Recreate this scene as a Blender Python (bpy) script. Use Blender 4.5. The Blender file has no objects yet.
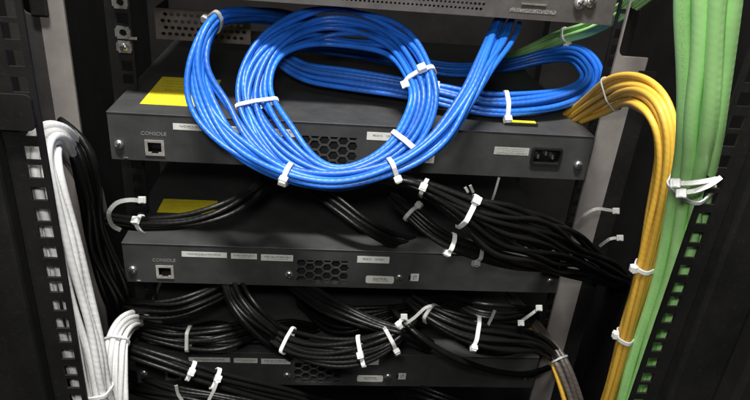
import bpy, bmesh, math, random
from mathutils import Vector, Matrix

random.seed(11)
sc = bpy.context.scene
COL = sc.collection

# ------------------------------------------------------------------ camera
CAM = Vector((-.0382, -.5431, .1965))
PITCH, YAW, ROLL, FPX = .4612, .1071, .0880, 630.87
cp, sp, cy, sy = math.cos(PITCH), math.sin(PITCH), math.cos(YAW), math.sin(YAW)
CF = Vector((sy*cp, cy*cp, -sp))
_r = Vector((cy, -sy, 0)); _u = _r.cross(CF)
CR = math.cos(ROLL)*_r + math.sin(ROLL)*_u
CU = -math.sin(ROLL)*_r + math.cos(ROLL)*_u
cam_data = bpy.data.cameras.new('camera')
cam = bpy.data.objects.new('camera', cam_data); COL.objects.link(cam)
cam_data.sensor_width = 36; cam_data.lens = FPX/750*36
cam_data.clip_start = .01; cam_data.clip_end = 50
cam.matrix_world = Matrix(((CR.x, CU.x, -CF.x, CAM.x), (CR.y, CU.y, -CF.y, CAM.y), (CR.z, CU.z, -CF.z, CAM.z), (0, 0, 0, 1)))
sc.camera = cam

# ------------------------------------------------------------------ world, lamps, exposure
w = bpy.data.worlds.new('World'); sc.world = w; w.use_nodes = True
bg = w.node_tree.nodes['Background']
bg.inputs[0].default_value = (.95, .97, 1, 1); bg.inputs[1].default_value = .012

def area(name, loc, target, sx, sy_, power, col):
    l = bpy.data.lights.new(name, 'AREA'); l.shape = 'RECTANGLE'; l.size = sx; l.size_y = sy_
    l.energy = power; l.color = col
    o = bpy.data.objects.new(name, l); COL.objects.link(o); o.location = loc
    o.rotation_euler = (Vector(target) - Vector(loc)).to_track_quat('-Z', 'Y').to_euler()
    return o
area('ceiling_lamp', (-.10, -.56, 1.75), (0, -.05, 0), .55, .14, 76, (1, .985, .96))
area('room_lamp', (-.35, -2.0, 2.15), (0, -.1, 0), .7, .5, 14, (1, .98, .95))
area('phone_lamp', CAM + CU*.06 - CR*.02 - CF*.02, (0, 0, -.06), .07, .04, 1.45, (1, .99, .97))
sc.view_settings.view_transform = 'Standard'; sc.view_settings.look = 'None'
sc.view_settings.gamma = 1; sc.view_settings.exposure = 0

# ------------------------------------------------------------------ helpers
def at(px, py, Y):
    """point of the place seen at a measured spot of the photograph, at real distance Y into the rack"""
    d = CF + CR*((px-375)/FPX) + CU*((200-py)/FPX)
    return CAM + d*((Y-CAM.y)/d.y)
def atz(px, py, Z):
    d = CF + CR*((px-375)/FPX) + CU*((200-py)/FPX)
    return CAM + d*((Z-CAM.z)/d.z)
def proj(p):
    d = p - CAM; k = d.dot(CF)
    return (375 + FPX*d.dot(CR)/k, 200 - FPX*d.dot(CU)/k)

def link(name, me, mat, parent=None, smooth=False):
    o = bpy.data.objects.new(name, me); COL.objects.link(o)
    if mat and not me.materials: me.materials.append(mat)
    if parent: o.parent = parent
    if smooth:
        for p in me.polygons: p.use_smooth = True
    return o
def obj(name, bm, mat, parent=None, smooth=False):
    me = bpy.data.meshes.new(name); bm.to_mesh(me); bm.free()
    return link(name, me, mat, parent, smooth)
def thing(name, label, cat, group=None):
    o = bpy.data.objects.new(name, None); COL.objects.link(o); o.empty_display_size = .02
    o['label'] = label; o['category'] = cat
    if group: o['group'] = group
    return o

def add_box(bm, x0, x1, y0, y1, z0, z1, bev=0):
    vs = [bm.verts.new((x, y, z)) for x in (x0, x1) for y in (y0, y1) for z in (z0, z1)]
    fs = [bm.faces.new([vs[i] for i in f]) for f in ((0, 1, 3, 2), (4, 6, 7, 5), (0, 4, 5, 1), (2, 3, 7, 6), (0, 2, 6, 4), (1, 5, 7, 3))]
    bmesh.ops.recalc_face_normals(bm, faces=fs)
    if bev:
        es = list({e for f in fs for e in f.edges})
        bmesh.ops.bevel(bm, geom=es, offset=bev, segments=2, affect='EDGES', profile=.5)
    return bm
def box(name, x0, x1, y0, y1, z0, z1, mat, parent, bev=0):
    return obj(name, add_box(bmesh.new(), x0, x1, y0, y1, z0, z1, bev), mat, parent)

def plate(outer, holes, y, t, bm=None):
    """sheet in the XZ plane with real cut-outs"""
    bm = bm or bmesh.new(); es = []
    for loop in [outer] + holes:
        vs = [bm.verts.new((a, y, b)) for a, b in loop]
        es += [bm.edges.new((vs[i], vs[(i+1) % len(vs)])) for i in range(len(vs))]
    r = bmesh.ops.triangle_fill(bm, edges=es, use_beauty=True, use_dissolve=False)
    fs = [g for g in r['geom'] if isinstance(g, bmesh.types.BMFace)]
    ex = bmesh.ops.extrude_face_region(bm, geom=fs)
    vv = [g for g in ex['geom'] if isinstance(g, bmesh.types.BMVert)]
    bmesh.ops.translate(bm, verts=vv, vec=(0, t, 0))
    bmesh.ops.recalc_face_normals(bm, faces=bm.faces)
    return bm
def rect(x0, x1, z0, z1): return [(x0, z0), (x1, z0), (x1, z1), (x0, z1)]
def rrect(x0, x1, z0, z1, r, n=4):
    out = []
    for cx, cz, a0 in ((x1-r, z0+r, -90), (x1-r, z1-r, 0), (x0+r, z1-r, 90), (x0+r, z0+r, 180)):
        for k in range(n+1):
            a = math.radians(a0 + 90*k/n); out.append((cx+r*math.cos(a), cz+r*math.sin(a)))
    return out
def clip(poly, x0, x1, z0, z1):
    def cut(p, ax, v, keep):
        o = []
        for i in range(len(p)):
            a, b = p[i], p[(i+1) % len(p)]
            ia, ib = (a[ax]-v)*keep >= 0, (b[ax]-v)*keep >= 0
            if ia: o.append(a)
            if ia != ib:
                t = (v-a[ax])/(b[ax]-a[ax]); o.append((a[0]+(b[0]-a[0])*t, a[1]+(b[1]-a[1])*t))
        return o
    for ax, v, k in ((0, x0, 1), (0, x1, -1), (1, z0, 1), (1, z1, -1)):
        if len(poly) < 3: return []
        poly = cut(poly, ax, v, k)
    return poly

# ------------------------------------------------------------------ materials
MATS = {}
def newmat(name):
    m = bpy.data.materials.new(name); m.use_nodes = True; MATS[name] = m
    nt = m.node_tree; return m, nt, nt.nodes['Principled BSDF']
def N(nt, t, **kw):
    n = nt.nodes.new(t)
    for k, v in kw.items():
        if k in n.inputs: n.inputs[k].default_value = v
        else: setattr(n, k, v)
    return n
def mixcol(nt, fac, a, b):
    m = N(nt, 'ShaderNodeMix', data_type='RGBA')
    nt.links.new(fac, m.inputs[0])
    for i, v in ((6, a), (7, b)):
        if isinstance(v, tuple): m.inputs[i].default_value = (*v, 1)
        else: nt.links.new(v, m.inputs[i])
    return m.outputs[2]
def paint(name, col, rough=.5, metal=0, var=.25, scale=60, bump=.05, bscale=900, dust=0, spec=.5):
    m, nt, b = newmat(name)
    tc = N(nt, 'ShaderNodeTexCoord')
    n1 = N(nt, 'ShaderNodeTexNoise', Scale=scale, Detail=6.0, Roughness=.65); nt.links.new(tc.outputs['Object'], n1.inputs['Vector'])
    ramp = N(nt, 'ShaderNodeMapRange'); ramp.inputs[1].default_value = .35; ramp.inputs[2].default_value = .7
    nt.links.new(n1.outputs[0], ramp.inputs[0])
    c = mixcol(nt, ramp.outputs[0], tuple(x*(1-var) for x in col), tuple(min(1, x*(1+var)) for x in col))
    if dust:
        n3 = N(nt, 'ShaderNodeTexNoise', Scale=260.0, Detail=5.0, Roughness=.8); nt.links.new(tc.outputs['Object'], n3.inputs['Vector'])
        r3 = N(nt, 'ShaderNodeMapRange'); r3.inputs[1].default_value = .56; r3.inputs[2].default_value = .8; r3.inputs[4].default_value = dust
        nt.links.new(n3.outputs[0], r3.inputs[0])
        c = mixcol(nt, r3.outputs[0], c, (.3, .29, .27))
    nt.links.new(c, b.inputs['Base Color'])
    b.inputs['Metallic'].default_value = metal; b.inputs['Specular IOR Level'].default_value = spec
    rr = N(nt, 'ShaderNodeMapRange'); rr.inputs[3].default_value = max(.05, rough-.1); rr.inputs[4].default_value = min(1, rough+.12)
    nt.links.new(n1.outputs[0], rr.inputs[0]); nt.links.new(rr.outputs[0], b.inputs['Roughness'])
    n2 = N(nt, 'ShaderNodeTexNoise', Scale=bscale, Detail=3.0); nt.links.new(tc.outputs['Object'], n2.inputs['Vector'])
    bp = N(nt, 'ShaderNodeBump', Strength=bump, Distance=.0004); nt.links.new(n2.outputs[0], bp.inputs['Height'])
    nt.links.new(bp.outputs[0], b.inputs['Normal'])
    return m
def jacket(name, col, rough=.35, var=.12, lump=.25, spec=.5, print_=0):
    """PVC cable jacket: the twisted pairs inside show as faint slanted lumps, plus scuffs"""
    m, nt, b = newmat(name)
    uv = N(nt, 'ShaderNodeUVMap'); uv.uv_map = 'run'
    tc = N(nt, 'ShaderNodeTexCoord')
    n1 = N(nt, 'ShaderNodeTexNoise', Scale=45.0, Detail=5.0, Roughness=.6); nt.links.new(tc.outputs['Object'], n1.inputs['Vector'])
    r = N(nt, 'ShaderNodeMapRange'); r.inputs[1].default_value = .3; r.inputs[2].default_value = .72; nt.links.new(n1.outputs[0], r.inputs[0])
    oi = N(nt, 'ShaderNodeObjectInfo')
    rv = N(nt, 'ShaderNodeMapRange'); rv.inputs[3].default_value = 1-var; rv.inputs[4].default_value = 1+var; nt.links.new(oi.outputs['Random'], rv.inputs[0])
    c = mixcol(nt, r.outputs[0], tuple(x*(1-var) for x in col), tuple(min(1, x*(1+var)) for x in col))
    hv = N(nt, 'ShaderNodeHueSaturation'); nt.links.new(rv.outputs[0], hv.inputs['Value']); nt.links.new(c, hv.inputs['Color'])
    c = hv.outputs[0]
    if print_:
        mp = N(nt, 'ShaderNodeMapping'); nt.links.new(uv.outputs[0], mp.inputs[0]); mp.inputs['Scale'].default_value = (900, 30, 1)
        nn = N(nt, 'ShaderNodeTexNoise', Scale=1.0, Detail=1.0); nt.links.new(mp.outputs[0], nn.inputs[0])
        g = N(nt, 'ShaderNodeMath', operation='GREATER_THAN'); nt.links.new(nn.outputs[0], g.inputs[0]); g.inputs[1].default_value = .55
        sx = N(nt, 'ShaderNodeSeparateXYZ'); nt.links.new(uv.outputs[0], sx.inputs[0])
        cpn = N(nt, 'ShaderNodeMath', operation='COMPARE'); nt.links.new(sx.outputs[1], cpn.inputs[0]); cpn.inputs[1].default_value = .3; cpn.inputs[2].default_value = .045
        mu = N(nt, 'ShaderNodeMath', operation='MULTIPLY'); nt.links.new(g.outputs[0], mu.inputs[0]); nt.links.new(cpn.outputs[0], mu.inputs[1])
        mu2 = N(nt, 'ShaderNodeMath', operation='MULTIPLY'); nt.links.new(mu.outputs[0], mu2.inputs[0]); mu2.inputs[1].default_value = print_
        c = mixcol(nt, mu2.outputs[0], c, (.05, .05, .06))
    nt.links.new(c, b.inputs['Base Color'])
    b.inputs['Roughness'].default_value = rough
    b.inputs['Specular IOR Level'].default_value = spec
    mp2 = N(nt, 'ShaderNodeMapping'); nt.links.new(uv.outputs[0], mp2.inputs[0]); mp2.inputs['Scale'].default_value = (110, 1, 1)
    wv = N(nt, 'ShaderNodeTexWave', Scale=1.0, Distortion=1.2, Detail=1.0); wv.bands_direction = 'DIAGONAL'; nt.links.new(mp2.outputs[0], wv.inputs['Vector'])
    n2 = N(nt, 'ShaderNodeTexNoise', Scale=500.0, Detail=3.0); nt.links.new(tc.outputs['Object'], n2.inputs['Vector'])
    ad = N(nt, 'ShaderNodeMath', operation='MULTIPLY_ADD'); nt.links.new(n2.outputs[0], ad.inputs[0]); ad.inputs[1].default_value = .35; nt.links.new(wv.outputs[0], ad.inputs[2])
    bp = N(nt, 'ShaderNodeBump', Strength=lump, Distance=.0006); nt.links.new(ad.outputs[0], bp.inputs['Height'])
    nt.links.new(bp.outputs[0], b.inputs['Normal'])
    return m
def sticker(name, col, rows, seed, ink=(.06, .06, .06), xm=.1, freq=38, row_axis=2):
    """paper label with rows of tiny print too small to read"""
    m, nt, b = newmat(name)
    tc = N(nt, 'ShaderNodeTexCoord'); s = N(nt, 'ShaderNodeSeparateXYZ'); nt.links.new(tc.outputs['Generated'], s.inputs[0])
    def cmp(sock, c, e):
        q = N(nt, 'ShaderNodeMath', operation='COMPARE'); nt.links.new(sock, q.inputs[0]); q.inputs[1].default_value = c; q.inputs[2].default_value = e; return q.outputs[0]
    def mul(a, c):
        q = N(nt, 'ShaderNodeMath', operation='MULTIPLY'); nt.links.new(a, q.inputs[0])
        if isinstance(c, float): q.inputs[1].default_value = c
        else: nt.links.new(c, q.inputs[1])
        return q.outputs[0]
    tot = None
    for k, (zc, zh, x0, x1, dark) in enumerate(rows):
        mp = N(nt, 'ShaderNodeMapping'); nt.links.new(tc.outputs['Generated'], mp.inputs[0])
        mp.inputs['Scale'].default_value = (freq, 9/zh*.12 if row_axis == 1 else 0, 9/zh*.12 if row_axis == 2 else 0); mp.inputs['Location'].default_value = (seed*7.3+k*3.1, seed, 0)
        n = N(nt, 'ShaderNodeTexNoise', Scale=1.0, Detail=2.0); nt.links.new(mp.outputs[0], n.inputs[0])
        g = N(nt, 'ShaderNodeMapRange'); g.inputs[1].default_value = .44; g.inputs[2].default_value = .54; nt.links.new(n.outputs[0], g.inputs[0])
        f = mul(mul(mul(g.outputs[0], cmp(s.outputs[row_axis], zc, zh)), cmp(s.outputs[0], (x0+x1)/2, (x1-x0)/2)), float(dark))
        if tot is None: tot = f
        else:
            q = N(nt, 'ShaderNodeMath', operation='MAXIMUM'); nt.links.new(tot, q.inputs[0]); nt.links.new(f, q.inputs[1]); tot = q.outputs[0]
    n1 = N(nt, 'ShaderNodeTexNoise', Scale=90.0, Detail=4.0); nt.links.new(tc.outputs['Object'], n1.inputs[0])
    base = mixcol(nt, n1.outputs[0], tuple(x*.82 for x in col), tuple(min(1, x*1.1) for x in col))
    nt.links.new(mixcol(nt, tot, base, ink), b.inputs['Base Color'])
    b.inputs['Roughness'].default_value = .45
    return m

M_CASE = paint('slate_case_paint', (.040, .0405, .040), .5, var=.18, scale=40, bump=.25, bscale=1400, dust=.05)
M_INSIDE = paint('dark_inside', (.012, .012, .012), .7)
M_TOPDEV = paint('brown_grey_case_paint', (.075, .068, .064), .5, var=.2, bump=.2, bscale=1200, dust=.12)
M_PERF = paint('dusty_bracket_metal', (.12, .10, .088), .55, var=.3, dust=.3)
M_RACK = paint('black_rack_paint', (.0085, .008, .0078), .58, var=.3, scale=25, bump=.2, bscale=1000, dust=.05, spec=.25)
M_PANEL = paint('black_panel_paint', (.010, .0092, .009), .62, var=.3, scale=12, bump=.15, dust=.03, spec=.25)
M_POST = paint('grey_post_paint', (.21, .192, .178), .45, var=.15, scale=30, bump=.15, dust=.15)
M_CHAN = paint('dark_channel_paint', (.034, .031, .0295), .5, var=.2, scale=30, bump=.15, dust=.1)
M_STEEL = paint('zinc_steel', (.62, .61, .58), .28, metal=.9, var=.2, scale=200, bump=.15)
M_NUT = paint('nut_steel', (.42, .41, .39), .35, metal=.7, var=.2, scale=200)
M_PORT = paint('port_shell_metal', (.55, .53, .48), .35, metal=.6, var=.2, scale=200)
M_BLACKP = paint('black_plastic', (.010, .010, .010), .4, var=.2)
M_INK = paint('grey_legend_ink', (.24, .24, .23), .6)
M_TIE = paint('white_nylon', (.78, .78, .75), .35, var=.06, scale=120, bump=.1)
M_TIE_SHADE = paint('shaded_white_nylon', (.30, .30, .285), .4, var=.1, scale=120, bump=.1)  # darker copy of the white tie nylon, shade put into its colour
M_YLABEL = sticker('yellow_sticker', (.80, .66, .03), [(.84, .03, .08, .9, .35), (.74, .025, .08, .8, .35), (.64, .025, .08, .86, .35), (.5, .04, .2, .75, .4), (.36, .025, .08, .9, .3), (.26, .025, .08, .7, .3)], 3, ink=(.1, .08, .02), freq=34, row_axis=1)
M_BLUE = jacket('blue_jacket', (.015, .128, .55), .40, var=.2, lump=.16, print_=.35, spec=.5)
M_WHITE = jacket('white_jacket', (.84, .84, .82), .42, var=.1, lump=.10, print_=.4)
M_GREEN = jacket('green_jacket', (.50, .94, .34), .36, var=.08, lump=.07, print_=.2)
M_YELLOW = jacket('yellow_jacket', (.66, .39, .05), .48, var=.1, lump=.08, print_=.4)
M_BLACK = jacket('black_jacket', (.0055, .0054, .0052), .38, var=.25, lump=.10, spec=.24)
M_GREY = jacket('grey_brown_jacket', (.085, .072, .062), .4, var=.2)

# ------------------------------------------------------------------ the rack
U = .04445
rack = thing('server_rack', 'black steel server rack with square holed rails framing the switches', 'server rack')
RXC = .0122
def hole_zs(z_ref, n_up, n_dn):
    g = [.01588, .01588, .0127]; out = [z_ref]; z = z_ref
    for i in range(n_dn): z -= g[i % 3]; out.append(z)
    z = z_ref
    for i in range(n_up): z += g[::-1][i % 3]; out.append(z)
    return out
def rail(xc, y, side, zr, nu, nd, hs=.0048, inner=.0088, outer=.0135, deep=.010, t=.002):
    zs = hole_zs(zr, nu, nd); z0, z1 = min(zs)-.012, max(zs)+.012
    x0, x1 = (xc-outer, xc+inner) if side < 0 else (xc-inner, xc+outer)
    bm = plate(rect(x0, x1, z0, z1), [rect(xc-hs, xc+hs, z-hs, z+hs) for z in zs], y, t)
    # folded return behind the outer edge
    if side < 0: add_box(bm, x0-.002, x0, y+.0005, y+deep, z0, z1)
    else: add_box(bm, x1, x1+.002, y+.0005, y+deep, z0, z1)
    return obj('rail', bm, M_RACK, rack)
NY = -.1607
rail(RXC-.2288, NY, -1, .0158, 14, 18)
rail(RXC+.2288, NY, 1, .0170, 14, 18)
# frame channels beside the near rails
for s in (-1, 1):
    xi = RXC + s*.2288 + s*.0157
    a, b = sorted((xi, xi + s*.040))
    box('frame_post', a, b, NY-.012, NY+.003, -.55, .45, M_RACK, rack, .003)
    a, b = sorted((xi + s*.041, xi + s*.10))
    box('frame_post', a, b, NY-.03, NY+.05, -.55, .45, M_PANEL, rack, .004)
# far rails beside the switches
FY = .062
frl = rail(-.2195, FY, -1, .0570, 12, 26, inner=.0075)
frr = rail(.2515, FY, 1, .0570, 12, 26, inner=.0075)
# light grey uprights, each with oblong slots, and the darker channel beside the left one
zl = at(52, 17, 0).z
obj('upright', plate(rect(-.2665, -.2465, -.55, .45), [], 0, .003), M_POST, rack)
obj('channel', plate(rect(-.2925, -.2667, -.55, .45), [rrect(-.2800, -.2680, zl+.001, zl+.06, .0055, 5)], .001, .003), M_CHAN, rack)
box('slot_cover', -.272, -.258, -.004, -.0005, zl, zl+.07, M_RACK, rack, .0017)
zr = at(628, 57, .03).z; xr0 = at(622, 40, .03).x
xr1 = at(645, 70, .03).x
notch = [(.2385, -.55), (xr1, -.55), (xr1, zr)] + [(xr0+.007-.007*math.sin(k*math.pi/10), zr+.007-.007*math.cos(k*math.pi/10)) for k in range(6)] + [(xr0, .45), (.2385, .45)]
obj('upright', plate(notch, [], .03, .003), M_POST, rack)
obj('channel', plate(rect(.2640, .2815, -.55, zr-.012), [], .0285, .0012), M_RACK, rack)
box('side_panel', -.345, -.343, NY+.05, .62, -.55, .45, M_PANEL, rack)
box('side_panel', .372, .374, NY+.05, .62, -.55, .45, M_PANEL, rack)
box('rear_panel', -.345, .374, .621, .624, -.55, .45, M_PANEL, rack)
box('floor_plate', -.345, .374, NY+.05, .62, -.556, -.552, M_PANEL, rack)
# dark baffle strips closing the gap between upright and side
box('baffle', .2800, .3715, .336, .338, -.55, .45, M_PANEL, rack)
box('baffle', -.3425, -.2912, .004, .006, -.55, .45, M_PANEL, rack)
# small angle bracket on the near left rail
b = at(12, 105, NY-.004)
br = plate(rrect(b.x-.03, at(33, 110, NY-.004).x, b.z-.016, at(30, 95, NY-.004).z, .004, 4), [], NY-.005, .0022)
obj('bracket', br, M_RACK, rack)

def cage_nut(xc, y, zc, parent, bolt=False):
    bm = plate(rect(xc-.0056, xc+.0056, zc-.0056, zc+.0056), [[(xc+.0033*math.cos(k*math.pi/7), zc+.0033*math.sin(k*math.pi/7)) for k in range(14)]], y-.0035, .003)
    add_box(bm, xc-.0068, xc-.0057, y-.0045, y-.0005, zc-.0035, zc+.0035)
    add_box(bm, xc+.0057, xc+.0068, y-.0045, y-.0005, zc-.0035, zc+.0035)
    o = obj('cage_nut', bm, M_NUT, parent)
    if bolt:
        screw('bolt', xc, y-.0035, zc, .004, parent)
    return o
def screw(name, x, y, z, r, parent, mat=None, ang=.4):
    """pan head with a cross recess, facing -Y"""
    bm = bmesh.new(); prof = [(1, 0), (1, .35), (.86, .62), (.55, .8), (.0, .86)]; n = 20; rings = []
    for pr, ph in prof[:-1]:
        rings.append([bm.verts.new((x+r*pr*math.cos(2*math.pi*k/n), y-r*ph, z+r*pr*math.sin(2*math.pi*k/n))) for k in range(n)])
    c = bm.verts.new((x, y-r*prof[-1][1], z))
    for a, b_ in zip(rings, rings[1:]):
        for k in range(n): bm.faces.new((a[k], a[(k+1) % n], b_[(k+1) % n], b_[k]))
    for k in range(n): bm.faces.new((rings[-1][k], rings[-1][(k+1) % n], c))
    bm.faces.new(rings[0]); bmesh.ops.recalc_face_normals(bm, faces=bm.faces)
    o = obj(name, bm, mat or M_STEEL, parent, True)
    bm = bmesh.new()
    add_box(bm, -r*.62, r*.62, -r*.90, -r*.5, -r*.11, r*.11); add_box(bm, -r*.11, r*.11, -r*.901, -r*.5, -r*.62, r*.62)
    bmesh.ops.rotate(bm, verts=bm.verts, matrix=Matrix.Rotation(ang, 3, 'Y'), cent=(0, 0, 0))
    bmesh.ops.translate(bm, verts=bm.verts, vec=(x, y, z))
    obj('cross_slot', bm, M_INSIDE, o)
    return o
for px, py, bolt in ((120.5, 2.5, 0), (123.5, 33, 0), (123, 47, 1)):
    p = at(px, py, FY-.004); cage_nut(-.2195, FY, p.z, frl)
    if bolt: screw('bolt', -.2195, FY-.0036, p.z, .0042, frl, M_NUT)
p = at(133, 38, FY-.004)
bm = bmesh.new(); add_box(bm, p.x-.004, p.x+.004, FY-.006, FY-.003, p.z-.0012, p.z+.0012, .0005); obj('clip', bm, M_STEEL, frl)

# ------------------------------------------------------------------ switches
HEX = []
def font_mesh(name, body, size, x, y, z, mat, parent, width=None):
    cu = bpy.data.curves.new(name, 'FONT'); cu.body = body; cu.size = size; cu.align_x = 'CENTER'; cu.align_y = 'CENTER'; cu.extrude = .00008
    t = bpy.data.objects.new(name, cu); COL.objects.link(t)
    dg = bpy.context.evaluated_depsgraph_get(); me = bpy.data.meshes.new_from_object(t.evaluated_get(dg))
    bpy.data.objects.remove(t)
    me.transform(Matrix.Translation((x, y, z)) @ Matrix.Rotation(math.pi/2, 4, 'X'))
    me.materials.clear()
    return link(name, me, mat, parent)
LABS = {}
def label_part(name, x0, x1, z0, z1, mat, parent, y=-.0003, r=0):
    if r: bm = plate(rrect(x0, x1, z0, z1, r, 4), [], y, .00028)
    else: bm = plate(rect(x0, x1, z0, z1), [], y, .00028)
    return obj(name, bm, mat, parent)
L1 = sticker('label_print_long', (.62, .62, .58), [(.56, .17, .12, .86, .8), (.24, .09, .3, .7, .5)], 1, freq=34)
L2 = sticker('label_print_short', (.62, .62, .58), [(.62, .15, .08, .92, .75), (.28, .1, .3, .8, .5)], 2, freq=24)
L3 = sticker('label_print_two_line', (.64, .64, .60), [(.64, .14, .10, .92, .8), (.30, .12, .16, .84, .55)], 3, freq=30)
L4 = sticker('label_print_words', (.64, .64, .60), [(.58, .14, .17, .45, .8), (.56, .14, .54, .84, .8)], 4, freq=24)
L5 = sticker('label_print_pill', (.62, .62, .57), [(.62, .13, .25, .8, .85), (.33, .11, .25, .8, .6)], 5, freq=22)
L6 = sticker('label_print_rating', (.36, .37, .33), [(.78, .09, .08, .9, .5), (.5, .09, .25, .85, .5), (.2, .1, .08, .95, .7)], 6, freq=22)
L7 = sticker('square_symbol_print', (.62, .62, .58), [(.5, .3, .3, .75, .7)], 7, freq=9)
L8 = sticker('legend_strip_print', (.075, .068, .064), [(.5, .4, 0, 1, .7)], 8, ink=(.3, .28, .27), freq=26)
W = .2225; H = .044
Z2 = -3*U
def make_switch(z, label, mains=False):
    t = thing('network_switch', label, 'network switch', 'one unit rack switches seen from behind')
    t.location = (0, 0, z - H)
    def fx(px, py): q = at(px, py, 0); return q.x
    V0, V1 = at(297, 272, 0).x, at(349.5, 272, 0).x
    VZ0, VZ1 = H-.0400, H-.0122
    s = .0058; rh = .0048; cx0 = V0+.0042
    holes = []
    for c in range(6):
        for r_ in range(-1, 5):
            hx = cx0 + c*1.5*s; hz = VZ1 - .0035 - (r_ - (.5 if c % 2 else 0))*math.sqrt(3)*s
            poly = [(hx+rh*math.cos(math.pi/3*k), hz+rh*math.sin(math.pi/3*k)) for k in range(6)]
            pc = clip(poly, V0-.001, V1, VZ0, VZ1)
            if len(pc) >= 3:
                a = abs(sum(pc[i][0]*pc[(i+1) % len(pc)][1]-pc[(i+1) % len(pc)][0]*pc[i][1] for i in range(len(pc))))/2
                if a > 3e-6: holes.append(pc)
    rjx = at(165, 270, 0).x; rjz = at(165.5, 271, 0).z - Z2 + H
    ap = [(rjx-.0060, rjz-.0052), (rjx-.0030, rjz-.0052), (rjx-.0030, rjz-.0066), (rjx+.0030, rjz-.0066), (rjx+.0030, rjz-.0052), (rjx+.0060, rjz-.0052), (rjx+.0060, rjz+.0044), (rjx-.0060, rjz+.0044)]
    holes.append(ap)
    if mains:
        a, b_ = at(532, 150, 0), at(560, 163, 0)
        mx0, mx1 = a.x, b_.x; mz1 = at(546, 147.5, 0).z + H; mz0 = at(546, 165, 0).z + H
        holes.append(rrect(mx0, mx1, mz0, mz1, .0025, 3))
    face = obj('rear_plate', plate(rect(-W, W, 0, H), holes, 0, .0012), M_CASE, t)
    # wrapped chassis behind the plate
    D = .36; e = .0012
    bm = bmesh.new()
    add_box(bm, -W-.0004, W+.0004, -.0007, D, H+.0001, H+.0014, .0006)
    add_box(bm, -W, W, .0013, D, H-.0012, H-.0001)
    add_box(bm, -W, W, .0012, D, -.0001, .0012)
    add_box(bm, -W, -W+.0012, .0012, D, .0013, H-.0013); add_box(bm, W-.0012, W, .0012, D, .0013, H-.0013)
    add_box(bm, -W+.0013, W-.0013, D-.002, D, .0013, H-.0013)
    obj('chassis', bm, M_CASE, t)
    box('fan_shroud', V0-.004, V1+.004, .012, .014, VZ0-.002, VZ1+.002, M_INSIDE, t)
    # console port
    bm = plate(rect(rjx-.0085, rjx+.0085, rjz-.0083, rjz+.0066), [ap], -.0012, .0011)
    port = obj('console_port', bm, M_PORT, t)
    bm = bmesh.new(); add_box(bm, rjx-.0062, rjx+.0062, .012, .013, rjz-.007, rjz+.005)
    add_box(bm, rjx-.0064, rjx-.0061, .0013, .012, rjz-.0066, rjz+.0046); add_box(bm, rjx+.0061, rjx+.0064, .0013, .012, rjz-.0066, rjz+.0046)
    add_box(bm, rjx-.006, rjx+.006, .0013, .012, rjz+.0045, rjz+.0048)
    obj('socket', bm, M_BLACKP, port)
    bm = bmesh.new()
    for k in range(8): add_box(bm, rjx-.0042+k*.0012-.0002, rjx-.0042+k*.0012+.0002, .003, .010, rjz+.0028, rjz+.0033)
    obj('contacts', bm, M_PORT, port)
    font_mesh('console_legend', 'CONSOLE', .0049, at(164, 260, 0).x, -.0002, at(164, 260.3, 0).z - Z2 + H, M_INK, t)
    # screws
    for px, py, r_ in ((133, 269, .0042), (289.3, 273.8, .0044), (399.2, 276.8, .0038)):
        q = at(px, py, 0); screw('screw', q.x, 0, q.z - Z2 + H, r_, t, ang=random.uniform(0, 1.5))
    screw('screw', W-.0095, 0, H*.36, .0042, t, ang=.9)
    bm = bmesh.new(); q = at(139, 281, 0); add_box(bm, q.x-.002, q.x+.002, -.0006, 0, .001, .0025, .0002); obj('latch_tab', bm, M_STEEL, t)
    # stickers
    def lab(x0, y0, x1, y1, m, r=0, nm='label_sticker'):
        a, b_ = at(x0, y0, 0), at(x1, y1, 0)
        zc = (a.z+b_.z)/2 - Z2 + H; hh = abs(a.z-b_.z)/2
        label_part(nm, a.x, b_.x, zc-hh, zc+hh, m, t, r=r)
    lab(181.5, 251.3, 227, 257.8, L1); lab(231, 253.0, 257, 259.2, L2); lab(261, 254.2, 293, 261.2, L3)
    lab(357.5, 255.9, 389, 263.3, L4); lab(366, 275.6, 393.5, 283.6, L5, .0022)
    lab(411, 273.6, 418.2, 281, L7, nm='symbol_sticker')
    a = at(409.7, 277.3, 0); z_ = a.z - Z2 + H
    box('symbol_bar', a.x-.0012, a.x+.0010, -.0004, -.0001, z_-.003, z_+.002, M_BLACKP, t)
    if mains:
        inl = obj('mains_inlet', plate(rrect(mx0+.0002, mx1-.0002, mz0+.0002, mz1-.0002, .0025, 3), [rrect(mx0+.0022, mx1-.0022, mz0+.002, mz1-.002, .0022, 3)], -.0022, .012), M_BLACKP, t)
        box('inlet_back', mx0+.001, mx1-.001, .0102, .0115, mz0+.001, mz1-.001, M_BLACKP, inl)
        mc = (mx0+mx1)/2; zc = (mz0+mz1)/2
        for dx, dz in ((-.0072, -.0012), (0, .0022), (.0072, -.0012)):
            box('pin', mc+dx-.0009, mc+dx+.0009, .001, .0102, zc+dz-.002, zc+dz+.002, M_NUT, inl, .0003)
        a, b_ = at(495, 145.6, 0), at(528, 156.6, 0)
        label_part('label_sticker', a.x, b_.x, b_.z+H+.001, a.z+H-.001, L6, t)
    return t
s1 = make_switch(0, 'upper slate grey network switch behind the blue coils, with mains inlet', True)
s2 = make_switch(-3*U, 'middle slate grey network switch between two rows of black cables')
s3 = make_switch(-6*U, 'lowest slate grey network switch, black cables hanging over its plate')
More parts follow.
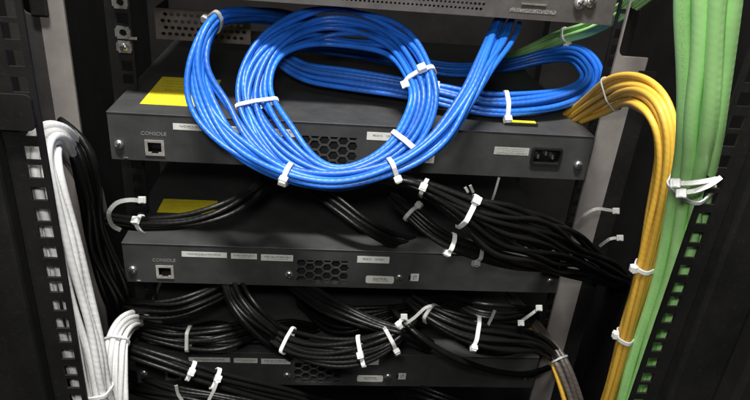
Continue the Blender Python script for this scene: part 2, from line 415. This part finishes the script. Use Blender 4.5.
def flat_sticker(name, corners, z, mat, parent, t=.0003):
    bm = bmesh.new(); lo = [bm.verts.new((x, y, z)) for x, y in corners]; hi = [bm.verts.new((x, y, z+t)) for x, y in corners]
    n = len(lo); bm.faces.new(lo); bm.faces.new(hi)
    for k in range(n): bm.faces.new((lo[k], lo[(k+1) % n], hi[(k+1) % n], hi[k]))
    bmesh.ops.recalc_face_normals(bm, faces=bm.faces)
    o = obj(name, bm, mat, parent); o.location = -parent.location
    return o
a, b_, c = atz(140, 105.5, 0), atz(207, 109, 0), atz(147, 77.5, 0)
flat_sticker('yellow_sticker', [(a.x, a.y), (b_.x, a.y), (b_.x, c.y), (a.x, c.y)], .0016, M_YLABEL, s1)
a, b_, c = atz(157, 213.5, Z2), atz(214, 214, Z2), atz(158, 200, Z2)
flat_sticker('yellow_sticker', [(a.x, a.y), (b_.x, a.y), (b_.x, c.y), (a.x, c.y)], Z2+.0016, M_YLABEL, s2)
# low tag with a yellow edge lying on the top switch
a, b_ = atz(505, 127, 0), atz(537, 128, 0)
tag_ = thing('cable_tag', 'small black tag with yellow edge lying on the top switch', 'tag')
bm = add_box(bmesh.new(), a.x, b_.x, a.y, a.y+.014, .0016, .0045, .0005); obj('holder', bm, M_BLACKP, tag_)
bm = add_box(bmesh.new(), a.x+.001, b_.x-.002, a.y+.001, a.y+.006, .0046, .0054, .0002); obj('yellow_strip', bm, M_YLABEL, tag_)

# ------------------------------------------------------------------ device above
TY = .02; TZ = .1005; TX0, TX1 = -.2215, .2215
top = thing('rack_appliance', 'brownish grey perforated rack appliance above the blue coils', 'rack appliance')
hs = []
for r_ in range(4):
    z = TZ + .0062 + r_*.0043
    x0, x1 = (-.150, .108)
    n = int((x1-x0)/.0038)
    for k in range(n):
        x = x0 + k*.0038 + (r_ % 2)*.0019
        big = x > .094
        h_ = .00115 if not big else .0014
        hs.append([(x+h_*math.cos(q*math.pi/3), z+h_*math.sin(q*math.pi/3)) for q in range(6)])
obj('front_plate', plate(rect(TX0, TX1, TZ, TZ+.044), hs, TY, .0012), M_TOPDEV, top)
bm = bmesh.new()
add_box(bm, TX0, TX1, TY+.0013, TY+.36, TZ, TZ+.0012); add_box(bm, TX0, TX1, TY+.0013, TY+.36, TZ+.0428, TZ+.044)
add_box(bm, TX0, TX0+.0012, TY+.0013, TY+.36, TZ+.0013, TZ+.0427); add_box(bm, TX1-.0012, TX1, TY+.0013, TY+.36, TZ+.0013, TZ+.0427)
add_box(bm, TX0+.0013, TX1-.0013, TY+.04, TY+.042, TZ+.0013, TZ+.0427)
obj('chassis', bm, M_TOPDEV, top)
for px, py, r_, m_ in ((579.5, 3.5, .0055, M_NUT), (590.5, 1.5, .0055, M_STEEL)):
    q = at(px, py, TY); screw('screw', q.x, TY, q.z, r_, top, m_)
a, b_ = at(522, 2, TY), at(546.5, 4.5, TY)
box('slot_lip', a.x, b_.x, TY-.0015, TY, a.z-.0022, a.z-.0008, M_STEEL, top, .0003)
a, b_ = at(510, 9, TY), at(556, 13, TY); zc = (a.z+b_.z)/2
label_part('legend_strip', a.x, b_.x, zc-.0022, zc+.0022, L8, top, y=TY-.0003)

# perforated bracket further back on the left
PY = .16
a, b_ = at(154, 7, PY), at(247, 43, PY)
hs = []; z0, z1 = at(160, 39, PY).z, at(160, 8, PY).z
nx = 13; nz = 4
for i in range(nx):
    for k in range(nz):
        x = a.x + .008 + i*(b_.x-a.x-.014)/(nx-1) + (k % 2)*.003; z = z0 + .006 + k*(z1-z0-.012)/(nz-1)
        hs.append([(x+.0024*math.cos(q*math.pi/4), z+.0020*math.sin(q*math.pi/4)) for q in range(8)])
pb = thing('perforated_bracket', 'dusty brown perforated bracket in the shadow behind the blue cables', 'bracket')
bm = plate(rect(a.x, b_.x+.004, z0, z1), hs, PY, .0015)
obj('plate', bm, M_PERF, pb)
bm = bmesh.new(); add_box(bm, a.x, a.x+.0015, PY+.0016, PY+.06, z0, z1); add_box(bm, a.x+.0016, b_.x+.004, PY+.0016, PY+.06, z0, z0+.0015); obj('flange', bm, M_PERF, pb)

# ------------------------------------------------------------------ cables
def catmull(cps, closed, step=.004):
    n = len(cps); segs = n if closed else n-1; out = []
    for i in range(segs):
        def P(k):
            if closed: return cps[k % n]
            return cps[max(0, min(n-1, k))]
        p0, p1, p2, p3 = P(i-1), P(i), P(i+1), P(i+2)
        L = math.dist(p1[:3], p2[:3]); m = max(2, int(L/step))
        for k in range(m):
            t = k/m; t2 = t*t; t3 = t2*t
            out.append([.5*((2*p1[j]) + (-p0[j]+p2[j])*t + (2*p0[j]-5*p1[j]+4*p2[j]-p3[j])*t2 + (-p0[j]+3*p1[j]-3*p2[j]+p3[j])*t3) for j in range(4)])
    if not closed: out.append(list(cps[-1]))
    return out
def tube(name, pts, r, mat, parent, closed=False, sides=10, phase=0):
    n = len(pts); verts = []; faces = []; uvs = []
    prev = None; s = 0; ss = []
    for i in range(n):
        a = pts[(i-1) % n] if (closed or i > 0) else pts[0]
        b = pts[(i+1) % n] if (closed or i < n-1) else pts[-1]
        T = (b-a).normalized()
        if prev is None:
            A = T.cross(Vector((.3, .2, .93))).normalized()
        else:
            A = (prev - T*prev.dot(T)).normalized()
        prev = A; B = T.cross(A)
        for k in range(sides):
            q = 2*math.pi*k/sides + phase; verts.append(pts[i] + (A*math.cos(q)+B*math.sin(q))*r)
        if i: s += (pts[i]-pts[i-1]).length
        ss.append(s)
    if closed:   # twist of the transported frame between the last and the first ring
        T = (pts[1]-pts[-1]).normalized(); A0 = (verts[0]-pts[0]).normalized()
        A = (prev - T*prev.dot(T)).normalized(); A = A*math.cos(phase) + T.cross(A)*math.sin(phase)
        ang = math.atan2(T.dot(A0.cross(A)), A0.dot(A)); sh = round(ang/(2*math.pi)*sides)
    m = n if closed else n-1
    for i in range(m):
        j = (i+1) % n; off = 0
        if closed and i == n-1: off = sh
        s0 = ss[i]; s1_ = ss[j] if j else ss[i]+.004
        for k in range(sides):
            k2 = (k+1) % sides
            faces.append((i*sides+k, i*sides+k2, j*sides+(k2+off) % sides, j*sides+(k+off) % sides))
            uvs += [(s0, k/sides), (s0, (k+1)/sides), (s1_, (k+1)/sides), (s1_, k/sides)]
    if not closed:
        faces.append(tuple(range(sides))[::-1]); faces.append(tuple((n-1)*sides+k for k in range(sides)))
        uvs += [(0, 0)]*sides*2
    me = bpy.data.meshes.new(name); me.from_pydata(verts, [], faces)
    ul = me.uv_layers.new(name='run')
    for k, q in enumerate(uvs): ul.data[k].uv = q
    me.update()
    return link(name, me, mat, parent, True)
def hull(pts):
    pts = sorted(set(pts))
    def half(ps):
        h = []
        for p in ps:
            while len(h) > 1 and (h[-1][0]-h[-2][0])*(p[1]-h[-2][1]) - (h[-1][1]-h[-2][1])*(p[0]-h[-2][0]) <= 0: h.pop()
            h.append(p)
        return h[:-1]
    return half(pts) + half(pts[::-1])
def strap_mesh(pts, nrm, wd, th, closed):
    """flat band: pts path, nrm outward normals, wd width direction vectors (unit*half width)"""
    bm = bmesh.new(); rings = []
    for p, n_, w_ in zip(pts, nrm, wd):
        rings.append([bm.verts.new(q) for q in (p-w_, p+w_, p+w_*.86+n_*th, p-w_*.86+n_*th)])
    m = len(rings)
    for i in range(m if closed else m-1):
        a, b = rings[i], rings[(i+1) % m]
        for k in range(4): bm.faces.new((a[k], a[(k+1) % 4], b[(k+1) % 4], b[k]))
    if not closed: bm.faces.new(rings[0]); bm.faces.new(rings[-1])
    bmesh.ops.recalc_face_normals(bm, faces=bm.faces)
    return bm
def tie_head(parent, pos, out, along, wdir, mat, k=1.0):
    k *= 1.06
    """ratchet block of a cable tie: out = away from the bundle, along = around it"""
    bm = add_box(bmesh.new(), -.0029*k, .0029*k, -.0031*k, .0031*k, -.0006, .0042*k, .0007)
    add_box(bm, -.0021*k, .0021*k, -.0012*k, .0012*k, .0040*k, .0049*k, .0002)
    R = Matrix((wdir, along, out)).transposed()
    bmesh.ops.rotate(bm, verts=bm.verts, matrix=R, cent=(0, 0, 0)); bmesh.ops.translate(bm, verts=bm.verts, vec=pos)
    o = obj('tie_head', bm, mat, parent)
    return o

class Bundle:
    def __init__(s, name, label, cat, cps, n, r, mat, closed=False, twist=.35, wob=.22, mats=None, pack=1.45, seed=0, group=None, rot0=None, layout=None):
        rnd = random.Random(seed+len(label))
        s.root = thing(name, label, cat, group); s.r = r
        c4 = [(*at(px, py, Y), hw*.001) for px, py, Y, hw in cps]
        raw = catmull(c4, closed); s.P = [Vector(q[:3]) for q in raw]; s.hw = [max(q[3], r) for q in raw]
        N_ = len(s.P); s.closed = closed; s.A = []; s.D = []; s.T = []
        for i in range(N_):
            a = s.P[(i-1) % N_] if closed or i else s.P[0]; b = s.P[(i+1) % N_] if closed or i < N_-1 else s.P[-1]
            T = (b-a).normalized(); V = (s.P[i]-CAM).normalized()
            A = T.cross(V).normalized()
            s.T.append(T); s.A.append(A); s.D.append(A.cross(T))
        # smooth the frames
        for _ in range(3):
            A2 = []
            for i in range(N_):
                a = s.A[(i-1) % N_] if closed or i else s.A[0]; b = s.A[(i+1) % N_] if closed or i < N_-1 else s.A[-1]
                v = a+s.A[i]*2+b; v = (v - s.T[i]*v.dot(s.T[i])).normalized(); A2.append(v)
            s.A = A2
        s.D = [A.cross(T) for A, T in zip(s.A, s.T)]
        s.off = [[] for _ in range(N_)]
        base = rnd.uniform(0, 6.28) if rot0 is None else rot0
        length = sum((s.P[i+1]-s.P[i]).length for i in range(N_-1))
        order = list(range(n)); rnd.shuffle(order)
        s.cables = []
        for c in range(n):
            rad = math.sqrt((c+.5)/n); th = c*2.399963 + base
            if layout: rad = math.hypot(*layout[c]); th = math.atan2(layout[c][1], layout[c][0])
            f = [(rnd.choice((1, 2, 3, 5)) if closed else rnd.uniform(3, 9)*length, rnd.uniform(0, 6.28), rnd.uniform(.4, 1)) for _ in range(4)]
            pts = []
            for i in range(N_):
                u = i/N_ if closed else i/(N_-1)
                tw = (0 if closed else twist*length*6*u) + (.35*math.sin(2*math.pi*u) if closed else 0)
                x = rad*math.cos(th+tw) + wob*sum(math.sin(2*math.pi*fr*u+ph)*am for fr, ph, am in f[:2])*.6
                y = rad*math.sin(th+tw) + wob*sum(math.sin(2*math.pi*fr*u+ph)*am for fr, ph, am in f[2:])*.6
                ha = max(0, s.hw[i]-r*.9); area_h = n*r*r*pack/max(s.hw[i], r); hd = max(area_h - r*.9, r*.5 if n > 2 else 0)
                s.off[i].append((x*ha, y*hd)); pts.append(s.P[i] + s.A[i]*(x*ha) + s.D[i]*(y*hd))
            # light smoothing keeps the jackets free of kinks
            for _ in range(2):
                q = [p.copy() for p in pts]
                for i in range(N_):
                    if closed or 0 < i < N_-1: pts[i] = (q[(i-1) % N_] + q[i]*2 + q[(i+1) % N_])/4
            m = (mats or {}).get(c, mat)
            o = tube('cable', pts, r*rnd.uniform(.97, 1.03), m, s.root, closed, phase=rnd.uniform(0, 6)); s.cables.append(o)
    def idx(s, px, py):
        return min(range(len(s.P)), key=lambda i: sum((a-b)**2 for a, b in zip(proj(s.P[i]), (px, py))))
    def tie(s, px, py, head, mat=None, loose=1.0, width=.0018, tail=None, tilt=0, hk=1.0, idx=None):
        mat = mat or M_TIE
        i = s.idx(px, py) if idx is None else idx
        P, A, D, T = s.P[i], s.A[i], s.D[i], s.T[i]
        if tilt:
            R = Matrix.Rotation(tilt, 3, D); A = R @ A; T = R @ T
        pts = []
        rr = s.r*1.03 + .0003
        for a, d in s.off[i]:
            for k in range(12): pts.append((a+rr*math.cos(k*math.pi/6), d+rr*math.sin(k*math.pi/6)))
        h = hull(pts)
        # resample evenly and round the loop a little
        L = [math.dist(h[k], h[(k+1) % len(h)]) for k in range(len(h))]; tot = sum(L); m = 40; out = []; k = 0; acc = 0
        for j in range(m):
            t = tot*j/m
            while acc+L[k] < t: acc += L[k]; k += 1
            f = (t-acc)/L[k]; a, b = h[k], h[(k+1) % len(h)]; out.append((a[0]+(b[0]-a[0])*f, a[1]+(b[1]-a[1])*f))
        cx = sum(p[0] for p in out)/m; cyy = sum(p[1] for p in out)/m
        out = [(cx+(p[0]-cx)*loose, cyy+(p[1]-cyy)*loose) for p in out]
        W3 = [P + A*a + D*d for a, d in out]
        nr = []
        for j in range(m):
            a, b = W3[j-1], W3[(j+1) % m]; n_ = (b-a).normalized().cross(T).normalized()
            if n_.dot(W3[j]-(P+A*cx+D*cyy)) < 0: n_ = -n_
            nr.append(n_)
        o = obj('cable_tie', strap_mesh(W3, nr, [T*width*1.05]*m, .0012, True), mat, s.root)
        if head:
            j = min(range(m), key=lambda q: sum((x-y)**2 for x, y in zip(proj(W3[q]+nr[q]*.003), head)) + (40 if nr[q].dot(CAM-W3[q]) < 0 else 0))
            al = nr[j].cross(T).normalized(); tie_head(o, W3[j]+nr[j]*.0004, nr[j], al, al.cross(nr[j]), mat, hk)
        if tail: s.strap(tail, mat, o, width*.9)
        return o
    def strap(s, cps, mat, parent=None, width=.0016, name='tie_tail'):
        raw = catmull([(*at(px, py, Y), 0) for px, py, Y in cps], False, .003); P = [Vector(q[:3]) for q in raw]
        nr, wd = [], []
        for i in range(len(P)):
            T = (P[min(i+1, len(P)-1)]-P[max(i-1, 0)]).normalized(); V = (CAM-P[i]).normalized()
            w_ = T.cross(V).normalized(); wd.append(w_*width); nr.append(w_.cross(T).normalized())
        return obj(name, strap_mesh(P, nr, wd, .0011, False), mat, parent or s.root)
    def loose_head(s, px, py, Y, mat, parent=None, d=(1, 0)):
        p = at(px, py, Y); out = (CAM-p).normalized(); al = (CR*d[0]-CU*d[1]); al = (al-out*al.dot(out)).normalized()
        return tie_head(parent or s.root, p, out, al, al.cross(out), mat)

# --- blue
RB = .00255
A1 = Bundle('blue_cable_bundle', 'long blue cable bundle hanging in a U from the top left tie', 'cable bundle',
    [(345, 30, .33, 9), (300, 20, .20, 9), (244, 14, .08, 9), (214, 22, .025, 8.5), (199, 60, -.003, 12), (206, 102, -.02, 18), (233, 141, -.042, 17), (283, 172, -.062, 10),
     (338, 182, -.070, 9), (397, 166, -.066, 10), (440, 138, -.052, 11), (468, 98, -.03, 10), (486, 62, -.002, 13), (499, 38, .03, 15), (508, 18, .07, 16)],
    9, RB, M_BLUE, wob=.25, twist=.3, seed=3, pack=1.4)
A2 = Bundle('blue_cable_coil', 'round blue cable coil leaning upright in front of the top switch', 'cable coil',
    [(254, 97, .002, 20), (273, 47, .040, 19), (326, 26, .078, 20), (392, 40, .048, 19), (425, 88, -.010, 16), (412, 136, -.034, 16), (375, 167, -.048, 14), (328, 176, -.053, 13), (281, 150, -.038, 20)],
    12, RB, M_BLUE, closed=True, wob=.3, seed=8, pack=1.4)
B1 = Bundle('blue_cable_coil', 'flat wide blue cable coil lying on the top switch, reaching right', 'cable coil',
    [(280, 52, .105, 11), (304, 70, .085, 11), (346, 78, .068, 11), (400, 86, .052, 12), (440, 93, .040, 13), (472, 101, .034, 13), (506, 105, .030, 13), (552, 100, .042, 13), (582, 88, .065, 12),
     (590, 72, .10, 12), (576, 55, .135, 11), (548, 56, .17, 10), (505, 66, .18, 9), (450, 70, .17, 9), (380, 56, .18, 10), (310, 44, .15, 11)],
    11, RB, M_BLUE, closed=True, wob=.24, seed=4)
A1.tie(213, 23, (203, 18), M_TIE_SHADE, width=.002)
A1.tie(287, 174, (285, 181), width=.0022, loose=1.12, hk=1.15)
A1.tie(394, 168, (391, 182), loose=1.1, width=.002, hk=1.05)
A2.tie(252, 104, (243, 109), loose=1.0, width=.0018)
A2.tie(406, 143, (397, 148), loose=1.05, width=.0024, hk=1.1)
A2.tie(419, 78, (424, 72), loose=1.0, width=.0022, hk=1.15)
A2.loose_head(405, 84, -.05, M_TIE, d=(1, -.4))
B1.tie(437, 92, (440, 88), width=.0018)
B1.tie(505, 106, (504, 122), width=.0022, hk=1.15)

# --- green and yellow on the right
GR = Bundle('green_cable_bundle', 'thick pale green cable bundle running down behind the right rail', 'cable bundle',
    [(712, -50, -.215, 16.5), (709, 0, -.207, 16.5), (706, 60, -.195, 15.5), (700, 120, -.18, 14.5), (694, 170, -.152, 14), (687, 220, -.135, 16), (676, 270, -.130, 17), (662, 320, -.128, 17), (640, 390, -.128, 17), (618, 460, -.128, 17)],
    8, .0047, M_GREEN, wob=.11, twist=.08, seed=5, pack=1.3, layout=[(-.98, .1), (-.42, -.55), (.2, -.25), (.95, -.1), (.62, .75), (-.7, .9), (-.1, .9), (.35, -.9)])
GR.tie(696, 160, None, width=.0018, idx=GR.idx(692, 184))
GR.strap([(673, 183, -.185), (690, 183, -.188), (706, 181, -.185), (716, 179, -.18)], M_TIE, width=.0017)
GR.strap([(680, 193, -.183), (694, 191, -.186), (708, 186, -.186), (716, 181, -.184), (720, 178, -.18)], M_TIE, width=.0017)
GR.loose_head(675, 183, -.186, M_TIE); GR.loose_head(681, 193, -.185, M_TIE)
YE = Bundle('yellow_cable_bundle', 'yellow cable bundle arching out of the rack beside the green cables', 'cable bundle',
    [(545, 138, .10, 13), (575, 118, .05, 15), (600, 103, .005, 17), (621, 93, -.04, 18), (643, 95, -.08, 17), (660, 114, -.108, 14), (666, 148, -.116, 12), (660, 200, -.116, 10.5), (646, 262, -.114, 9), (630, 322, -.114, 8), (608, 400, -.114, 7.5), (592, 450, -.114, 7.5)],
    11, .0027, M_YELLOW, wob=.13, twist=.2, seed=6, pack=1.3)
YE.tie(612, 96, None, M_TIE_SHADE, width=.0006)
YE.tie(648, 268, (635, 268), width=.0018); YE.tie(629, 336, (617, 334), width=.0018)
GE = Bundle('green_cable_bundle', 'dim green cable bundle in the shadow under the appliance corner', 'cable bundle',
    [(668, -24, -.01, 9), (630, 7, .07, 9), (592, 28, .12, 10), (563, 38, .16, 10), (525, 54, .24, 10), (455, 78, .36, 10)], 5, .0027, M_GREEN, wob=.15, seed=7)
GE.tie(566, 38, (564, 50), width=.0018)

# --- white on the left
WH = Bundle('white_cable_bundle', 'bright white cable bundle running down behind the left rail', 'cable bundle',
    [(98, 215, .05, 9), (86, 178, -.005, 10), (72, 150, -.055, 11), (55, 137, -.098, 12), (43, 146, -.124, 12), (43, 168, -.138, 12.5), (49, 195, -.142, 13), (60, 240, -.142, 14), (72, 300, -.142, 15.5), (85, 352, -.142, 16), (95, 400, -.142, 15), (108, 455, -.142, 15)],
    10, .0029, M_WHITE, wob=.15, twist=.10, seed=9, pack=1.5, layout=[(-1, 0), (-.5, -.5), (0, -.3), (.5, -.6), (1, -.1), (-.75, .9), (-.25, .8), (.25, 1), (.75, .8), (.2, -1.1)])
WH.tie(96, 392, None, width=.0016)
WH2 = Bundle('white_cable_bundle', 'short white cable bundle with nylon tie beside the lowest switch', 'cable bundle',
    [(168, 330, .09, 9), (150, 322, .03, 10), (131, 321, -.03, 10.5), (118, 338, -.075, 10), (115, 370, -.095, 11), (112, 430, -.115, 13)], 9, .0025, M_WHITE, wob=.16, twist=.1, seed=10, layout=[(-1, 0), (-.5, -.6), (0, -.3), (.5, -.7), (1, 0), (-.7, .8), (-.2, .9), (.3, .8), (.75, .7)])
WH2.tie(116, 341, None, width=.0012)
# --- grey bundle, bottom right
GY = Bundle('grey_cable_bundle', 'grey brown cable bundle with one yellow cable, bottom right corner', 'cable bundle',
    [(505, 292, .14, 9), (528, 318, .06, 9), (546, 342, .005, 9), (558, 360, -.02, 11), (568, 385, -.035, 12), (580, 425, -.05, 12)], 7, .0030, M_GREY, wob=.12, mats={6: M_YELLOW}, seed=12, layout=[(-.3, -.8), (.35, -.7), (.9, 0), (.5, .7), (-.2, .8), (.1, 0), (-.9, .25)], twist=0)
GY.tie(559, 361, None, M_TIE_SHADE, width=.0012)

# --- black cables
RK = .0024
K = []
def black(label, cps, n, **kw):
    b = Bundle('black_cable_bundle', label, 'cable bundle', cps, n, kw.pop('r', RK), M_BLACK, seed=len(K)*5+20, group='black cable bundles tied between the switches', **kw); K.append(b); return b
g1 = black('black cable bundle above the left end of the middle switch', [(98, 218, 0, 8), (120, 222, -.035, 8), (150, 224, -.05, 8), (190, 221, -.052, 9), (226, 210, -.045, 10), (252, 194, -.02, 10), (272, 176, .03, 10)], 6)
g1.tie(141, 224, (138, 221)); 
g1.strap([(142, 201, -.055), (130, 200, -.06), (117, 203, -.06), (109, 213, -.06), (112, 225, -.055), (120, 230, -.05)], M_TIE_SHADE, width=.0019); g1.loose_head(142, 200, -.054, M_TIE_SHADE)
g2 = black('thick fanned black cable bundle below the right half of the top switch', [(372, 176, -.03, 5), (398, 181, -.045, 6), (424, 188, -.055, 8), (468, 211, -.066, 16), (505, 230, -.068, 28), (545, 244, -.05, 29), (580, 260, -.008, 22), (602, 270, .010, 17), (616, 277, .05, 14), (620, 280, .12, 13), (622, 282, .22, 13)], 23, wob=.24, pack=1.3)
g2.tie(422, 187, (420, 187)); g2.tie(468, 212, (476, 199), width=.0022, loose=1.03, hk=1.1)
g2.strap([(577, 224, -.01), (585, 215, -.02), (596, 209, -.025), (608, 210, -.025), (615, 211, -.024)], M_TIE_SHADE); g2.loose_head(616, 211, -.023, M_TIE_SHADE); g2.strap([(600, 246, -.012), (610, 239, -.02), (619, 238, -.02)], M_TIE_SHADE); g2.loose_head(620, 238, -.02, M_TIE_SHADE)
g2.strap([(490, 205, -.03), (494, 195, -.02), (499, 178, -.004)], M_BLACKP, width=.0012)
g2.strap([(468, 192, -.06), (465, 187, -.06)], M_TIE_SHADE, width=.0012); g2.strap([(473, 192, -.06), (470, 185, -.062)], M_TIE_SHADE, width=.0012)
g3 = black('small black cable bundle tucked under the fanned one, over the middle switch', [(392, 198, -.02, 6), (408, 212, -.045, 7), (440, 238, -.06, 8), (478, 253, -.058, 9), (520, 264, -.04, 9), (560, 268, .01, 9)], 7)
g3.tie(410, 213, (423, 206), M_TIE_SHADE, loose=1.1); g3.tie(449, 243, (446, 256), width=.002); g3.tie(477, 253, (472, 267), M_TIE_SHADE)
g4 = black('dim black cables slanting down onto the middle switch, centre', [(310, 184, .04, 10), (338, 205, .01, 10), (370, 228, -.003, 10), (405, 244, .02, 10), (445, 246, .06, 10), (490, 240, .12, 10)], 6)
g5 = black('black cables slanting from under the middle switch vent', [(290, 280, .02, 11), (318, 298, -.01, 11), (350, 314, -.035, 10), (383, 327, -.045, 8), (405, 333, -.05, 7), (430, 345, -.02, 7)], 8)
g6 = black('black cable bundle sagging in front of the lowest switch vent', [(258, 322, .0, 10), (284, 341, -.03, 14), (318, 351, -.05, 16), (356, 351, -.058, 16), (386, 341, -.058, 13), (405, 328, -.045, 8), (420, 312, -.01, 8)], 8)
g6.tie(286, 342, None, loose=1.05); g6.tie(361, 352, (363, 354), width=.002); g6.tie(390, 341, (386, 358), M_TIE_SHADE, loose=1.15, width=.002)
g7 = black('two glossy black cables curving over the lowest switch, right of its symbol', [(392, 308, -.01, 4), (407, 325, -.05, 4), (432, 345, -.062, 4.5), (460, 360, -.055, 5), (492, 371, -.035, 5), (525, 374, -.02, 5), (552, 366, .012, 5), (575, 352, .05, 5)], 3)
g7.tie(406, 324, (403, 330), width=.002); g7.strap([(405, 324, -.06), (414, 318, -.06), (425, 308, -.058), (431, 306, -.056)], M_TIE_SHADE); g7.loose_head(404, 317, -.061, M_TIE_SHADE)
g8 = black('black cable bundle above the right end of the lowest switch', [(412, 302, -.01, 8), (430, 314, -.04, 11), (468, 332, -.055, 16), (508, 340, -.05, 18), (538, 345, -.03, 13), (556, 358, -.012, 10), (566, 384, -.012, 9), (580, 430, -.02, 9)], 11)
g8.tie(431, 315, (437, 309), M_TIE_SHADE); g8.tie(476, 337, (475, 353), width=.002)
g8.strap([(520, 322, -.04), (530, 315, -.045), (538, 309, -.045)], M_TIE_SHADE); g8.loose_head(521, 323, -.042, M_TIE_SHADE); g8.loose_head(539, 308, -.044, M_TIE_SHADE); g8.strap([(488, 325, -.05), (492, 317, -.05), (495, 310, -.05)], M_TIE_SHADE)
g9 = black('black cable bundle with two white ties across the lowest switch, bottom left', [(96, 338, -.03, 8), (130, 350, -.06, 8), (166, 362, -.07, 8), (204, 375, -.07, 9), (250, 388, -.06, 10), (300, 400, -.04, 10), (340, 412, -.02, 10)], 7)
g9.tie(189, 371, (190, 371), width=.002); g9.tie(214, 378, (218, 379), width=.002, loose=1.1)
g9.strap([(217, 382, -.082), (214, 390, -.082), (209, 400, -.08), (205, 410, -.08)], M_TIE); g9.strap([(176, 385, -.08), (178, 394, -.08), (182, 400, -.08)], M_TIE_SHADE)
g10 = black('dim black cables drooping below the left end of the middle switch', [(100, 296, .02, 11), (130, 306, -.01, 12), (170, 308, -.015, 12), (205, 298, -.005, 12), (240, 282, .03, 11)], 8, wob=.35)
g11 = black('steep dim black cables dropping left of the middle vent', [(228, 276, .02, 12), (238, 298, -.015, 13), (256, 320, -.03, 13), (276, 340, -.02, 13), (300, 362, .02, 12)], 9, wob=.35)
g12 = black('dim sagging black cables just above the lowest switch, left', [(110, 318, .03, 10), (145, 331, -.01, 11), (185, 338, -.02, 12), (225, 336, -.02, 14), (262, 324, .01, 13)], 11, wob=.35)
g12.tie(188, 324, None, M_TIE_SHADE, idx=g12.idx(188, 338), loose=1.0)
g13 = black('black cables falling behind the white bundle on the left', [(60, 128, -.05, 9), (80, 150, -.065, 10), (90, 190, -.06, 12), (97, 235, -.04, 14), (112, 285, -.02, 14), (130, 325, .02, 14)], 9, r=.003)
g14 = black('black cables fading below the lowest switch, bottom edge', [(395, 388, .02, 12), (425, 396, -.01, 12), (460, 408, -.02, 12), (500, 425, -.01, 12)], 6)
g16 = black('loose black cables crossing under the middle switch centre', [(300, 300, .06, 12), (335, 318, .01, 13), (375, 316, .005, 13), (420, 306, .02, 12), (470, 300, .06, 12)], 9, wob=.4)
g17 = black('loose black cables under the right end of the middle switch', [(440, 296, .05, 12), (475, 312, .0, 13), (510, 318, .0, 13), (532, 318, .04, 12), (525, 322, .12, 12)], 9, wob=.4)
g18 = black('tangled black cables lying on the lowest switch, left of its vent', [(180, 338, .05, 12), (215, 330, .02, 12), (250, 338, .01, 12), (290, 330, .02, 13), (330, 336, .05, 12)], 9, wob=.4)
g19 = black('black cables fading below the lowest switch, left of centre', [(120, 378, .02, 12), (165, 392, -.02, 12), (220, 402, -.03, 12), (280, 415, -.03, 12)], 7, wob=.3)
